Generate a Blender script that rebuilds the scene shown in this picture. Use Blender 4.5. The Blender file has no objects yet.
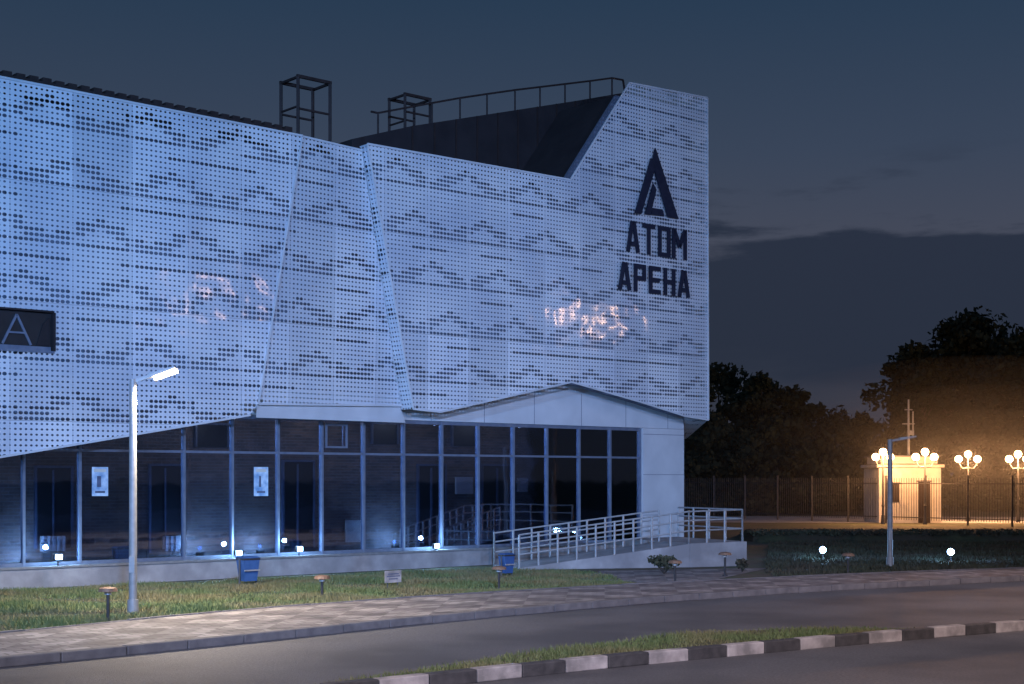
import bpy, math, random
import numpy as np
from mathutils import Vector, Matrix
random.seed(7); rng=np.random.default_rng(7)
F=1422.2; CH=2.5; HY=478.0
sc=bpy.context.scene
sc.view_settings.view_transform='Standard'
try: sc.view_settings.look='None'
except Exception: pass
sc.view_settings.exposure=0
# ------------------------------------------------------------ site survey helpers
D=Vector((0.755,0.656,0)).normalized(); N=Vector((D.y,-D.x,0)); P0=Vector((-11.16,31,0)); UP=Vector((0,0,1))
def fac(s,o,z): return P0+D*s+N*o+UP*z
def sz(px,py,o=0.0):
    k=(px-512)/F; a=P0+N*o
    s=(k*a.y-a.x)/(D.x-k*D.y); Y=a.y+s*D.y
    return (s,CH+(HY-py)/F*Y)
def G(px,py,z=0.0):
    Y=F*(CH-z)/(py-HY); return Vector(((px-512)/F*Y,Y,z))
# ------------------------------------------------------------ materials
def newmat(name):
    m=bpy.data.materials.new(name); m.use_nodes=True
    nt=m.node_tree; return m,nt,nt.nodes['Principled BSDF'],nt.nodes['Material Output']
def nd(nt,t,**k):
    n=nt.nodes.new(t)
    for a,b in k.items(): setattr(n,a,b)
    return n
def mth(nt,op,a,b=None,c=None):
    n=nt.nodes.new('ShaderNodeMath'); n.operation=op
    for i,v in enumerate((a,b,c)):
        if v is None: continue
        if isinstance(v,(int,float)): n.inputs[i].default_value=v
        else: nt.links.new(v,n.inputs[i])
    return n.outputs[0]
def ramp(nt,fac_,stops):
    r=nt.nodes.new('ShaderNodeValToRGB'); e=r.color_ramp.elements
    while len(e)>1: e.remove(e[-1])
    e[0].position=stops[0][0]; e[0].color=(*stops[0][1],1)
    for p,c in stops[1:]:
        x=e.new(p); x.color=(*c,1)
    nt.links.new(fac_,r.inputs[0]); return r.outputs[0]
def noisy(name,c1,c2,scale=4,rough=.8,bump=.2,bscale=None,metal=0,spec=.5,detail=6,c3=None,scale2=.3):
    m,nt,b,out=newmat(name)
    geo=nd(nt,'ShaderNodeNewGeometry')
    n=nd(nt,'ShaderNodeTexNoise'); n.inputs['Scale'].default_value=scale; n.inputs['Detail'].default_value=detail
    nt.links.new(geo.outputs['Position'],n.inputs['Vector'])
    col=ramp(nt,n.outputs[0],[(.3,c1),(.7,c2)])
    if c3:
        n3=nd(nt,'ShaderNodeTexNoise'); n3.inputs['Scale'].default_value=scale2; n3.inputs['Detail'].default_value=5
        nt.links.new(geo.outputs['Position'],n3.inputs['Vector'])
        f=ramp(nt,n3.outputs[0],[(.42,(0,0,0)),(.62,(1,1,1))])
        mx=nd(nt,'ShaderNodeMix',data_type='RGBA'); nt.links.new(f,mx.inputs[0]); nt.links.new(col,mx.inputs[6]); mx.inputs[7].default_value=(*c3,1)
        col=mx.outputs[2]
    nt.links.new(col,b.inputs['Base Color'])
    b.inputs['Roughness'].default_value=rough; b.inputs['Metallic'].default_value=metal
    b.inputs['Specular IOR Level'].default_value=spec
    if bump:
        n2=nd(nt,'ShaderNodeTexNoise'); n2.inputs['Scale'].default_value=bscale or scale*8; n2.inputs['Detail'].default_value=4
        nt.links.new(geo.outputs['Position'],n2.inputs['Vector'])
        bp=nd(nt,'ShaderNodeBump'); bp.inputs['Strength'].default_value=bump; bp.inputs['Distance'].default_value=.02
        nt.links.new(n2.outputs[0],bp.inputs['Height']); nt.links.new(bp.outputs[0],b.inputs['Normal'])
    return m
def emis(name,col,st,sample=True):
    m,nt,b,out=newmat(name); b.inputs['Base Color'].default_value=(.8,.8,.8,1)
    b.inputs['Emission Color'].default_value=(*col,1); b.inputs['Emission Strength'].default_value=st
    if not sample:
        try: m.cycles.emission_sampling='NONE'
        except Exception: pass
    return m

def perforated():
    m,nt,b,out=newmat('perforated_metal'); L=nt.links.new
    uv=nd(nt,'ShaderNodeUVMap'); sp=nd(nt,'ShaderNodeSeparateXYZ'); L(uv.outputs[0],sp.inputs[0])
    u,v=sp.outputs[0],sp.outputs[1]; p=.12
    cu=mth(nt,'DIVIDE',u,p); cv=mth(nt,'DIVIDE',v,p)
    i=mth(nt,'FLOOR',cu); j=mth(nt,'FLOOR',cv)
    fu=mth(nt,'SUBTRACT',mth(nt,'FRACT',cu),.5); fv=mth(nt,'SUBTRACT',mth(nt,'FRACT',cv),.5)
    fu2=mth(nt,'MULTIPLY',fu,.82)
    d=mth(nt,'SQRT',mth(nt,'ADD',mth(nt,'MULTIPLY',fu2,fu2),mth(nt,'MULTIPLY',fv,fv)))
    per=11
    band=mth(nt,'FLOOR',mth(nt,'DIVIDE',j,per)); bb=mth(nt,'FLOORED_MODULO',j,per)
    def wn(a,b_):
        w=nd(nt,'ShaderNodeTexWhiteNoise',noise_dimensions='2D'); c=nd(nt,'ShaderNodeCombineXYZ')
        L(a,c.inputs[0]); L(b_,c.inputs[1]); L(c.outputs[0],w.inputs['Vector']); return w
    off=mth(nt,'MULTIPLY',band,5)
    i2=mth(nt,'MULTIPLY',mth(nt,'FLOOR',mth(nt,'DIVIDE',mth(nt,'ADD',i,off),2)),2)
    tri=mth(nt,'ADD',mth(nt,'MULTIPLY',mth(nt,'PINGPONG',i2,10),.5),.6)
    dd=mth(nt,'SUBTRACT',tri,bb)
    chev=mth(nt,'MULTIPLY',mth(nt,'GREATER_THAN',dd,-.4),mth(nt,'LESS_THAN',dd,2.2))
    r3=wn(mth(nt,'FLOOR',mth(nt,'DIVIDE',i,9)),j).outputs[0]
    br=mth(nt,'MULTIPLY',mth(nt,'LESS_THAN',bb,.5),mth(nt,'GREATER_THAN',r3,.15))
    r2=wn(mth(nt,'FLOOR',mth(nt,'DIVIDE',i,10)),j).outputs[0]
    dash=mth(nt,'MULTIPLY',mth(nt,'COMPARE',bb,8.0,.2),mth(nt,'GREATER_THAN',r2,.5))
    allb=mth(nt,'MAXIMUM',mth(nt,'MAXIMUM',chev,dash),br)
    rad=mth(nt,'ADD',.195,mth(nt,'MULTIPLY',allb,.135))
    seam=mth(nt,'LESS_THAN',mth(nt,'FLOORED_MODULO',i,12),.5)
    rad=mth(nt,'MULTIPLY',rad,mth(nt,'SUBTRACT',1,mth(nt,'MULTIPLY',seam,.35)))
    mr=nd(nt,'ShaderNodeMapRange'); L(mth(nt,'SUBTRACT',d,rad),mr.inputs[0])
    mr.inputs[1].default_value=-.03; mr.inputs[2].default_value=.03; mr.inputs[3].default_value=1; mr.inputs[4].default_value=0
    hole=mr.outputs[0]
    ju=mth(nt,'ABSOLUTE',mth(nt,'SUBTRACT',mth(nt,'FLOORED_MODULO',u,1.44),.06)); jv=mth(nt,'FLOORED_MODULO',v,2.64)
    joint=mth(nt,'MULTIPLY',mth(nt,'MAXIMUM',mth(nt,'LESS_THAN',ju,.006),mth(nt,'LESS_THAN',jv,.014)),.5)
    pi_=mth(nt,'FLOOR',mth(nt,'DIVIDE',mth(nt,'SUBTRACT',u,.06),1.44)); pj=mth(nt,'FLOOR',mth(nt,'DIVIDE',v,2.64))
    pn=wn(pi_,pj)
    cr=ramp(nt,pn.outputs[0],[(0,(.58,.60,.64)),(1,(.72,.74,.78))])
    nz=nd(nt,'ShaderNodeTexNoise'); nz.inputs['Scale'].default_value=.5; nz.inputs['Detail'].default_value=6
    L(uv.outputs[0],nz.inputs['Vector'])
    dirt=nd(nt,'ShaderNodeMix',data_type='RGBA',blend_type='MULTIPLY'); dirt.inputs[0].default_value=1
    L(cr,dirt.inputs[6]); L(ramp(nt,nz.outputs[0],[(.35,(.76,.79,.85)),(.65,(1,1,1))]),dirt.inputs[7])
    dk=nd(nt,'ShaderNodeMix',data_type='RGBA'); L(joint,dk.inputs[0]); L(dirt.outputs[2],dk.inputs[6]); dk.inputs[7].default_value=(.15,.15,.18,1)
    L(dk.outputs[2],b.inputs['Base Color'])
    b.inputs['Metallic'].default_value=.1; b.inputs['Roughness'].default_value=.5
    b.inputs['Coat Weight'].default_value=.5; b.inputs['Coat Roughness'].default_value=.09
    vm=nd(nt,'ShaderNodeVectorMath',operation='SUBTRACT'); L(pn.outputs[1],vm.inputs[0]); vm.inputs[1].default_value=(.5,.5,.5)
    vs=nd(nt,'ShaderNodeVectorMath',operation='SCALE'); L(vm.outputs[0],vs.inputs[0]); vs.inputs['Scale'].default_value=.02
    n4=nd(nt,'ShaderNodeTexNoise'); n4.inputs['Scale'].default_value=1.3; n4.inputs['Detail'].default_value=1; L(uv.outputs[0],n4.inputs['Vector'])
    bp=nd(nt,'ShaderNodeBump'); bp.inputs['Strength'].default_value=.4; bp.inputs['Distance'].default_value=.06; L(n4.outputs[0],bp.inputs['Height'])
    va=nd(nt,'ShaderNodeVectorMath',operation='ADD'); L(bp.outputs[0],va.inputs[0]); L(vs.outputs[0],va.inputs[1])
    vn=nd(nt,'ShaderNodeVectorMath',operation='NORMALIZE'); L(va.outputs[0],vn.inputs[0]); L(vn.outputs[0],b.inputs['Normal']); L(vn.outputs[0],b.inputs['Coat Normal'])
    tr=nd(nt,'ShaderNodeBsdfTransparent'); ms=nd(nt,'ShaderNodeMixShader')
    L(hole,ms.inputs[0]); L(b.outputs[0],ms.inputs[1]); L(tr.outputs[0],ms.inputs[2]); L(ms.outputs[0],out.inputs[0])
    return m
def brickmat(name,c1,c2,mortar,bw,rh,use_uv=True,rough=.85,ang=0,ms=.012,big=None):
    m,nt,b,out=newmat(name); L=nt.links.new
    br=nd(nt,'ShaderNodeTexBrick'); br.inputs['Scale'].default_value=1
    br.inputs['Brick Width'].default_value=bw; br.inputs['Row Height'].default_value=rh; br.inputs['Mortar Size'].default_value=ms
    br.inputs['Color1'].default_value=(*c1,1); br.inputs['Color2'].default_value=(*c2,1); br.inputs['Mortar'].default_value=(*mortar,1)
    if use_uv:
        uv=nd(nt,'ShaderNodeUVMap'); src=uv.outputs[0]
    else:
        g=nd(nt,'ShaderNodeNewGeometry'); mp=nd(nt,'ShaderNodeMapping'); mp.inputs['Rotation'].default_value=(0,0,ang)
        L(g.outputs['Position'],mp.inputs[0]); src=mp.outputs[0]
    L(src,br.inputs['Vector'])
    n=nd(nt,'ShaderNodeTexNoise'); n.inputs['Scale'].default_value=1.5; n.inputs['Detail'].default_value=6; L(src,n.inputs['Vector'])
    mx=nd(nt,'ShaderNodeMix',data_type='RGBA',blend_type='MULTIPLY'); mx.inputs[0].default_value=1
    L(br.outputs[0],mx.inputs[6]); L(ramp(nt,n.outputs[0],[(.3,(.55,.55,.55)),(.7,(1,1,1))]),mx.inputs[7])
    col=mx.outputs[2]
    if big:
        mp2=nd(nt,'ShaderNodeMapping'); mp2.inputs['Rotation'].default_value=(0,0,.785); L(src,mp2.inputs[0])
        ck=nd(nt,'ShaderNodeTexChecker'); ck.inputs['Scale'].default_value=big; ck.inputs['Color1'].default_value=(1,1,1,1); ck.inputs['Color2'].default_value=(.62,.6,.62,1); L(mp2.outputs[0],ck.inputs['Vector'])
        m3=nd(nt,'ShaderNodeMix',data_type='RGBA',blend_type='MULTIPLY'); m3.inputs[0].default_value=1; L(col,m3.inputs[6]); L(ck.outputs[0],m3.inputs[7]); col=m3.outputs[2]
    L(col,b.inputs['Base Color']); b.inputs['Roughness'].default_value=rough
    bp=nd(nt,'ShaderNodeBump'); bp.inputs['Strength'].default_value=.4; bp.inputs['Distance'].default_value=.01; bp.invert=True
    L(br.outputs[1],bp.inputs['Height']); L(bp.outputs[0],b.inputs['Normal'])
    return m
def glassmat():
    m,nt,b,out=newmat('tinted_glass'); L=nt.links.new
    tr=nd(nt,'ShaderNodeBsdfTransparent'); tr.inputs[0].default_value=(.5,.58,.72,1)
    gl=nd(nt,'ShaderNodeBsdfGlossy'); gl.inputs['Roughness'].default_value=.03; gl.inputs[0].default_value=(.7,.82,1,1)
    lw=nd(nt,'ShaderNodeFresnel'); lw.inputs[0].default_value=1.5
    g=nd(nt,'ShaderNodeNewGeometry'); n=nd(nt,'ShaderNodeTexNoise'); n.inputs['Scale'].default_value=.8; L(g.outputs['Position'],n.inputs['Vector'])
    bp=nd(nt,'ShaderNodeBump'); bp.inputs['Strength'].default_value=.15; bp.inputs['Distance'].default_value=.02; L(n.outputs[0],bp.inputs['Height'])
    L(bp.outputs[0],gl.inputs['Normal'])
    ms=nd(nt,'ShaderNodeMixShader'); f=mth(nt,'ADD',lw.outputs[0],.16)
    L(f,ms.inputs[0]); L(tr.outputs[0],ms.inputs[1]); L(gl.outputs[0],ms.inputs[2]); L(ms.outputs[0],out.inputs[0]); return m

M={}
M['perf']=perforated()
M['white']=noisy('white_composite_panel',(.46,.47,.5),(.56,.57,.6),1.2,.5,.05)
M['body']=noisy('dark_backing',(.10,.12,.17),(.14,.16,.22),2,.8,.1)
M['roofdark']=noisy('dark_roof_sheet',(.02,.016,.018),(.03,.024,.026),1.5,.85,.1,spec=.2)
M['coping']=noisy('rust_brown_metal',(.022,.013,.012),(.036,.022,.02),5,.7,.1,spec=.25)
M['steel']=noisy('galvanised_steel',(.35,.36,.38),(.48,.49,.5),8,.4,.05,metal=.5)
M['pole']=noisy('grey_painted_steel',(.2,.21,.22),(.27,.28,.29),8,.5,.05,metal=.2)
M['darksteel']=noisy('dark_painted_steel',(.015,.015,.018),(.03,.03,.034),8,.5,.05)
M['frame']=noisy('aluminium_frame',(.12,.15,.22),(.18,.21,.28),6,.4,.02,metal=.3)
M['logo']=noisy('logo_paint',(.012,.014,.03),(.02,.022,.04),6,.6,.02,spec=.2)
M['glass']=glassmat()
M['brick']=brickmat('brick_wall',(.34,.22,.16),(.17,.12,.1),(.3,.27,.25),.26,.085,ms=.009)
M['concrete']=noisy('concrete',(.25,.25,.26),(.36,.36,.37),3,.85,.3,c3=(.2,.2,.21),scale2=.8)
M['asphalt']=noisy('asphalt',(.075,.078,.086),(.145,.147,.16),26,.7,.7,bscale=60,c3=(.066,.068,.076),scale2=.35)
M['paver']=brickmat('paving_blocks',(.4,.37,.36),(.2,.18,.18),(.1,.095,.09),.4,.2,False,.8,-.72,.014,1.3)
M['kerb']=noisy('kerb_concrete',(.09,.088,.095),(.15,.145,.15),5,.85,.3)
M['kwhite']=noisy('kerb_white_paint',(.34,.31,.31),(.5,.47,.46),7,.75,.4,c3=(.2,.19,.19),scale2=2.5)
M['kblack']=noisy('kerb_black_paint',(.03,.03,.034),(.07,.068,.072),7,.7,.4)
M['ground']=noisy('soil_grass',(.03,.042,.018),(.075,.085,.04),3,.95,.8,bscale=25,c3=(.07,.06,.04),scale2=.5)
M['grass']=noisy('grass_blades',(.06,.1,.03),(.14,.18,.065),1.5,.7,0,c3=(.17,.15,.07),scale2=.6)
M['dgrass']=noisy('dark_grass',(.035,.045,.025),(.06,.068,.04),1.5,.8,0,c3=(.05,.045,.03),scale2=.6)
M['leaf']=noisy('leaves',(.018,.026,.018),(.035,.045,.03),1.2,.8,0,spec=.1)
M['bark']=noisy('bark',(.03,.027,.025),(.05,.045,.04),6,.9,.4)
M['wood']=noisy('brown_lamp_cap',(.14,.08,.05),(.2,.12,.075),12,.6,.1)
M['bluep']=noisy('blue_plastic',(.02,.07,.2),(.04,.1,.27),6,.45,.05)
M['plaster']=noisy('plaster',(.5,.47,.42),(.62,.58,.52),3,.85,.2)
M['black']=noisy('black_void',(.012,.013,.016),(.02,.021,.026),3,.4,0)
M['poster']=noisy('poster_print',(.12,.25,.45),(.6,.7,.8),5,.5,0,detail=3)
M['paperink']=noisy('printed_ink',(.05,.07,.12),(.1,.12,.2),9,.5,0)
M['globe']=emis('sodium_globe',(1,.56,.24),16,False)
M['ledwarm']=emis('led_warm',(1,.8,.62),25,False)
M['ledblue']=emis('led_blue',(.3,.56,1),30,False)
M['sodium']=emis('sodium_head',(1,.6,.38),170)
# ------------------------------------------------------------ mesh builder
class B:
    def __init__(s): s.v=[];s.f=[];s.m=[];s.uv=[];s.mats=[]
    def mi(s,k):
        if k not in s.mats: s.mats.append(k)
        return s.mats.index(k)
    def add(s,vs,fs,mat,uvs=None):
        b=len(s.v); s.v+= [tuple(x) for x in vs]; k=s.mi(mat)
        for fi,f in enumerate(fs):
            s.f.append([b+i for i in f]); s.m.append(k)
            if uvs: s.uv+= [uvs[i] for i in f]
            else: s.uv+= [(vs[i][0]*.7+vs[i][1]*.7,vs[i][2]) for i in f]
    def hexa(s,c,mat):
        s.add(c,[(3,2,1,0),(4,5,6,7),(0,1,5,4),(1,2,6,5),(2,3,7,6),(3,0,4,7)],mat)
    def beam(s,p,q,w,h=None,up=UP,mat='steel'):
        p=Vector(p);q=Vector(q);h=h or w; d=(q-p).normalized(); up=Vector(up)
        if abs(d.dot(up))>.98: up=Vector((0,1,0)) if abs(d.y)<.9 else Vector((1,0,0))
        x=d.cross(up).normalized(); y=x.cross(d).normalized(); x=x*w/2; y=y*h/2
        s.hexa([p-x-y,p+x-y,p+x+y,p-x+y,q-x-y,q+x-y,q+x+y,q-x+y],mat)
    def box(s,c,size,mat,ax=None):
        c=Vector(c); X=(ax or Vector((1,0,0)))*size[0]/2; Yv=UP.cross(ax or Vector((1,0,0)))*size[1]/2; Z=UP*size[2]/2
        s.hexa([c-X-Yv-Z,c+X-Yv-Z,c+X+Yv-Z,c-X+Yv-Z,c-X-Yv+Z,c+X-Yv+Z,c+X+Yv+Z,c-X+Yv+Z],mat)
    def fbox(s,s0,s1,o0,o1,z0,z1,mat):
        c=[fac(s0,o1,z0),fac(s1,o1,z0),fac(s1,o0,z0),fac(s0,o0,z0),fac(s0,o1,z1),fac(s1,o1,z1),fac(s1,o0,z1),fac(s0,o0,z1)]
        s.hexa(c,mat)
    def cyl(s,p,q,r0,r1=None,n=12,mat='steel'):
        p=Vector(p);q=Vector(q); r1=r0 if r1 is None else r1; d=(q-p).normalized()
        a=Vector((1,0,0)) if abs(d.x)<.9 else Vector((0,1,0)); x=d.cross(a).normalized(); y=d.cross(x)
        vs=[]
        for (c,r) in ((p,r0),(q,r1)):
            for i in range(n):
                t=2*math.pi*i/n; vs.append(c+(x*math.cos(t)+y*math.sin(t))*r)
        fs=[(i,(i+1)%n,n+(i+1)%n,n+i) for i in range(n)]+[tuple(range(n-1,-1,-1)),tuple(range(n,2*n))]
        s.add(vs,fs,mat)
    def sphere(s,c,r,mat,n=12,sq=1):
        vs=[];fs=[];m=n//2
        for a in range(m+1):
            ph=math.pi*a/m
            for b in range(n):
                t=2*math.pi*b/n; vs.append(Vector(c)+Vector((math.sin(ph)*math.cos(t)*r,math.sin(ph)*math.sin(t)*r,math.cos(ph)*r*sq)))
        for a in range(m):
            for b in range(n): fs.append((a*n+b,(a+1)*n+b,(a+1)*n+(b+1)%n,a*n+(b+1)%n))
        s.add(vs,fs,mat)
    def fpoly(s,pts,o,mat):
        vs=[];uv=[]
        for k,(a,z) in enumerate(pts):
            oo=o[k] if isinstance(o,(list,tuple)) else o
            vs.append(fac(a,oo,z)); uv.append((a+20,z+20))
        s.add(vs,[tuple(range(len(pts)))],mat,uv)
    def fprism(s,pts,o0,o1,mat):
        n=len(pts); vs=[fac(a,o1,z) for a,z in pts]+[fac(a,o0,z) for a,z in pts]
        s.add(vs,[tuple(range(n)),tuple(range(2*n-1,n-1,-1))]+[(i,n+i,n+(i+1)%n,(i+1)%n) for i in range(n)],mat)
    def build(s,name,parent=None,smooth=False,bevel=0):
        me=bpy.data.meshes.new(name); me.from_pydata(s.v,[],s.f)
        for k in s.mats: me.materials.append(M[k])
        me.polygons.foreach_set('material_index',s.m)
        uv=me.uv_layers.new(name='UVMap'); uv.data.foreach_set('uv',np.array(s.uv,dtype=float).ravel())
        if smooth: me.polygons.foreach_set('use_smooth',[True]*len(s.f))
        me.update(); o=bpy.data.objects.new(name,me); sc.collection.objects.link(o)
        if bevel:
            md=o.modifiers.new('bevel','BEVEL'); md.width=bevel; md.segments=2; md.limit_method='ANGLE'
        if parent: o.parent=parent
        return o
def empty(name,loc=(0,0,0)):
    e=bpy.data.objects.new(name,None); sc.collection.objects.link(e); return e
def light(name,kind,loc,energy,col,target=None,radius=.1,spot=60,blend=.6,parent=None):
    l=bpy.data.lights.new(name,kind); l.energy=energy; l.color=col
    if kind in('POINT','SPOT'): l.shadow_soft_size=radius
    if kind=='SPOT': l.spot_size=math.radians(spot); l.spot_blend=blend
    o=bpy.data.objects.new(name,l); o.location=loc; sc.collection.objects.link(o)
    if target is not None:
        o.rotation_euler=(Vector(target)-Vector(loc)).to_track_quat('-Z','Y').to_euler()
    if parent: o.parent=parent
    return o

# ============================================================ ARENA BUILDING
arena=empty('arena_building')
S=lambda px,py: sz(px,py,0)
tl=S(-140,50); seamLT=S(302,136); seamLB=S(258,404)
wl=S(54,312); wz1=S(30,311)[1]; wz0=S(30,350)[1]
top=lambda s: tl[1]+(seamLT[1]-tl[1])*(s-tl[0])/(seamLT[0]-tl[0])
b0=S(0,457); b1=S(250,415); bot=lambda s: b0[1]+(b1[1]-b0[1])*(s-b0[0])/(b1[0]-b0[0])
sL=tl[0]; sw=wl[0]
cl=B()
cl.fpoly([(sL,wz1),(sw,wz1),(sw,top(sw)),(sL,top(sL))],0,'perf')
cl.fpoly([(sL,bot(sL)),(sw,bot(sw)),(sw,wz0),(sL,wz0)],0,'perf')
cl.fpoly([(sw,bot(sw)),b1,seamLB,seamLT,(sw,top(sw)),(sw,wz1),(sw,wz0)],0,'perf')
mTL=(seamLT[0]+.03,seamLT[1]); mBL=(seamLB[0]+.03,seamLB[1]); mTR=S(367,149); mBR=S(412,405)
A=np.array([[1,mTL[0],mTL[1]],[1,mBL[0],mBL[1]],[1,mBR[0],mBR[1]]]); co=np.linalg.solve(A,np.array([-.04,-.04,-.5]))
om=lambda p: float(co[0]+co[1]*p[0]+co[2]*p[1])
cl.fpoly([mBL,mBR,mTR,mTL],[om(mBL),om(mBR),om(mTR),om(mTL)],'perf')
rTL=S(367,144); rBL=S(413,409)
cl.add([fac(*( (rBL[0],0,rBL[1]) )),fac(rBL[0],om(mBR)-.1,rBL[1]),fac(rTL[0],om(mTR)-.1,rTL[1]),fac(rTL[0],0,rTL[1])],[(0,1,2,3)],'perf',[(0,rBL[1]),(.6,rBL[1]),(.3,rTL[1]),(0,rTL[1])])
notch=S(570,180); pk=S(629,83); tr_=S(707,98); br_=S(708,420); c1=S(684,416); v1=S(640,402); v2=S(571,382); v3=S(440,412)
cl.fpoly([rBL,v3,v2,v1,c1,br_,tr_,pk,notch,rTL],0,'perf')
eb=sz(686,439,-2.6)
cl.add([fac(br_[0],0,br_[1]),fac(tr_[0],0,tr_[1]),fac(tr_[0],-18,tr_[1]),fac(tr_[0],-18,br_[1])],[(0,3,2,1)],'perf',[(0,br_[1]),(0,tr_[1]),(18,tr_[1]),(18,br_[1])])
cl.add([fac(c1[0],0,c1[1]),fac(br_[0],0,br_[1]),fac(eb[0],-2.6,eb[1])],[(0,2,1)],'perf',[(c1[0],c1[1]),(br_[0],br_[1]),(eb[0],eb[1])])
cl.add([fac(br_[0],0,br_[1]),fac(br_[0],-18,br_[1]),fac(eb[0],-18,eb[1]),fac(eb[0],-2.6,eb[1])],[(0,3,2,1)],'perf',[(0,0),(18,0),(18,2),(2.6,2)])
cl.build('perforated_cladding',arena)
t=B()
def trim(a,b,oa=0.02,ob=0.02,w=.05,mat='white'): t.beam(fac(a[0],oa,a[1]),fac(b[0],ob,b[1]),w,.04,N,mat)
trim(seamLT,seamLB,w=.04); trim(rTL,rBL,w=.04); trim((sL,top(sL)),seamLT,w=.05); trim(mTL,mTR,-.03,om(mTR)+.02,.05)
trim(rTL,notch,w=.05); trim(notch,pk,w=.05); trim(pk,tr_,w=.05); trim(tr_,br_,w=.04)
trim((sL,bot(sL)),b1,w=.05); trim(rBL,v3,w=.05); trim(v3,v2,w=.05); trim(v2,v1,w=.05); trim(v1,c1,w=.05); trim(c1,br_,w=.05); trim(mBL,mBR,.0,om(mBR)+.03,.05)
t.build('cladding_edge_trim',arena)
bd=B()
outl=[(sL,4.75),(rBL[0],4.75),(rBL[0]+.01,5.95),(br_[0]-.1,5.95),(tr_[0]-.1,tr_[1]-.2),(pk[0]+.05,pk[1]-.25),(notch[0]+.05,notch[1]-.2),(rTL[0],rTL[1]-.2),(seamLT[0],seamLT[1]-.25),(sL,top(sL)-.3)]
bd.fprism(outl,-.7,-.62,'body'); bd.fprism(outl,-22,-.702,'roofdark')
bd.build('main_volume',arena)
lb=B(); lb.fprism([(sL,bot(sL)+.06),(b1[0],b1[1]+.06),(b1[0],4.74),(sL,4.74)],-.7,-.45,'body')
o_=.05
lb.fprism([(rBL[0]+.02,rBL[1]+o_),(v3[0],v3[1]+o_),(v2[0],v2[1]+o_),(v2[0],6.3),(rBL[0]+.02,6.3)],-.6,-.45,'body')
lb.fprism([(v2[0]+.002,v2[1]+o_),(v1[0],v1[1]+o_),(c1[0],c1[1]+o_),(br_[0]-.08,br_[1]+o_),(br_[0]-.08,6.3),(v2[0]+.002,6.3)],-.6,-.45,'body')
lb.build('lower_backing',arena)
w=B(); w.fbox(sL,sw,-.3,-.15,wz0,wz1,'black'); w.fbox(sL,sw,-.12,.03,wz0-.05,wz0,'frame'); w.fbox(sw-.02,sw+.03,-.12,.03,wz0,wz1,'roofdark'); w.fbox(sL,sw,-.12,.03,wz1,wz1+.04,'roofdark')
w.fbox(sL,sw-.03,-.14,-.10,wz0,wz0+.1,'frame')
# strokes of a letter A and a dark slanted panel in the opening
a=sw-.8; w.beam(fac(a-.32,-.12,wz0+.12),fac(a,-.12,wz1-.08),.05,.03,N,'frame'); w.beam(fac(a+.32,-.12,wz0+.12),fac(a,-.12,wz1-.08),.05,.03,N,'frame'); w.beam(fac(a-.2,-.105,wz0+.38),fac(a+.2,-.105,wz0+.38),.04,.02,N,'frame')
w.fprism([(a+.45,wz0+.12),(sw-.06,wz0+.12),(sw-.06,wz1-.1),(a+.6,wz1-.25)],-.145,-.11,'roofdark')
w.build('upper_window_recess',arena)
go=-1.1; gz0=.46; gz1=4.08; tz=3.12
sG1=sz(639,480,go)[0]; pitch=1.346; nb=int((sG1+4)/pitch)+1
fr=B(); gl=B()
for i in range(nb+1):
    s_=sG1-i*pitch; wv=.06
    fr.fbox(s_-wv/2,s_+wv/2,go-.06,go+.07,gz0,gz1,'frame')
s0=sG1-nb*pitch
for z,hh in ((gz0,.1),(tz,.06),(gz1-.07,.1)): fr.fbox(s0,sG1,go-.05,go+.055,z,z+hh,'frame')
sv=sz(322,440,go)[0]; sv=sG1-round((sG1-sv)/pitch)*pitch
for a,b,c,d in ((sv+.08,sv+.78,3.3,3.35),(sv+.08,sv+.78,3.9,3.95),(sv+.08,sv+.13,3.35,3.9),(sv+.73,sv+.78,3.35,3.9)): fr.fbox(a,b,go+.06,go+.1,c,d,'frame')
fr.build('window_frames',arena)
gl.fbox(s0,sG1,go-.006,go+.006,gz0+.02,gz1,'glass'); gl.build('window_glass',arena)
wh=B(); wh.fbox(s0,rBL[0],go-.2,go+.12,gz1+.03,5.2,'white'); wh.fbox(rBL[0]+.002,sG1+2.0,go-.2,go+.12,gz1+.03,6.4,'white')
sP1=sz(684,500,go+.15)[0]
wh.fbox(sG1+.04,sP1,go-6,go+.15,0,gz1+.02,'white')
for i in range(0,9):
    s_=sP1-.75-i*1.95
    wh.fbox(s_-.008,s_+.008,go+.119,go+.124,gz1+.03,5.1,'body')
for z in (1.3,2.6,3.9): wh.fbox(sG1+.04,sP1,go+.148,go+.153,z,z+.015,'body')
wh.fpoly([mBL,mBR,(rBL[0]+.2,rBL[1]-.35),(mBL[0],mBL[1]-.33)],[-.1,om(mBR)-.05,-.6,-.15],'white')
wh.build('plain_wall_panels',arena)
pl=B(); pl.fbox(s0,sP1+.02,go-3.5,go+.45,0,gz0-.02,'concrete'); pl.fbox(s0,sP1+.05,go+.2,go+.5,gz0-.018,gz0+.03,'pole'); pl.build('plinth',arena)
iw=B(); io=go-2.1
iw.fpoly([(s0,gz0-.02),(sG1+.1,gz0-.02),(sG1+.1,4.7),(s0,4.7)],io,'brick')
iw.build('brick_wall_behind_glass',arena)
idt=B()
def ipanel(x0,y0,x1,y1,o,mat,th=.05,frame=None):
    a=sz(x0,(y0+y1)/2,o)[0]; b=sz(x1,(y0+y1)/2,o)[0]; zt=sz((x0+x1)/2,y0,o)[1]; zb=max(sz((x0+x1)/2,y1,o)[1],gz0)
    idt.fbox(a,b,o,o+th,zb,zt,mat)
    if frame:
        for u0,u1,w0,w1 in ((a-.06,a,zb,zt+.06),(b,b+.06,zb,zt+.06),(a,b,zt,zt+.06)): idt.fbox(u0,u1,o,o+th+.03,w0,w1,frame)
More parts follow.
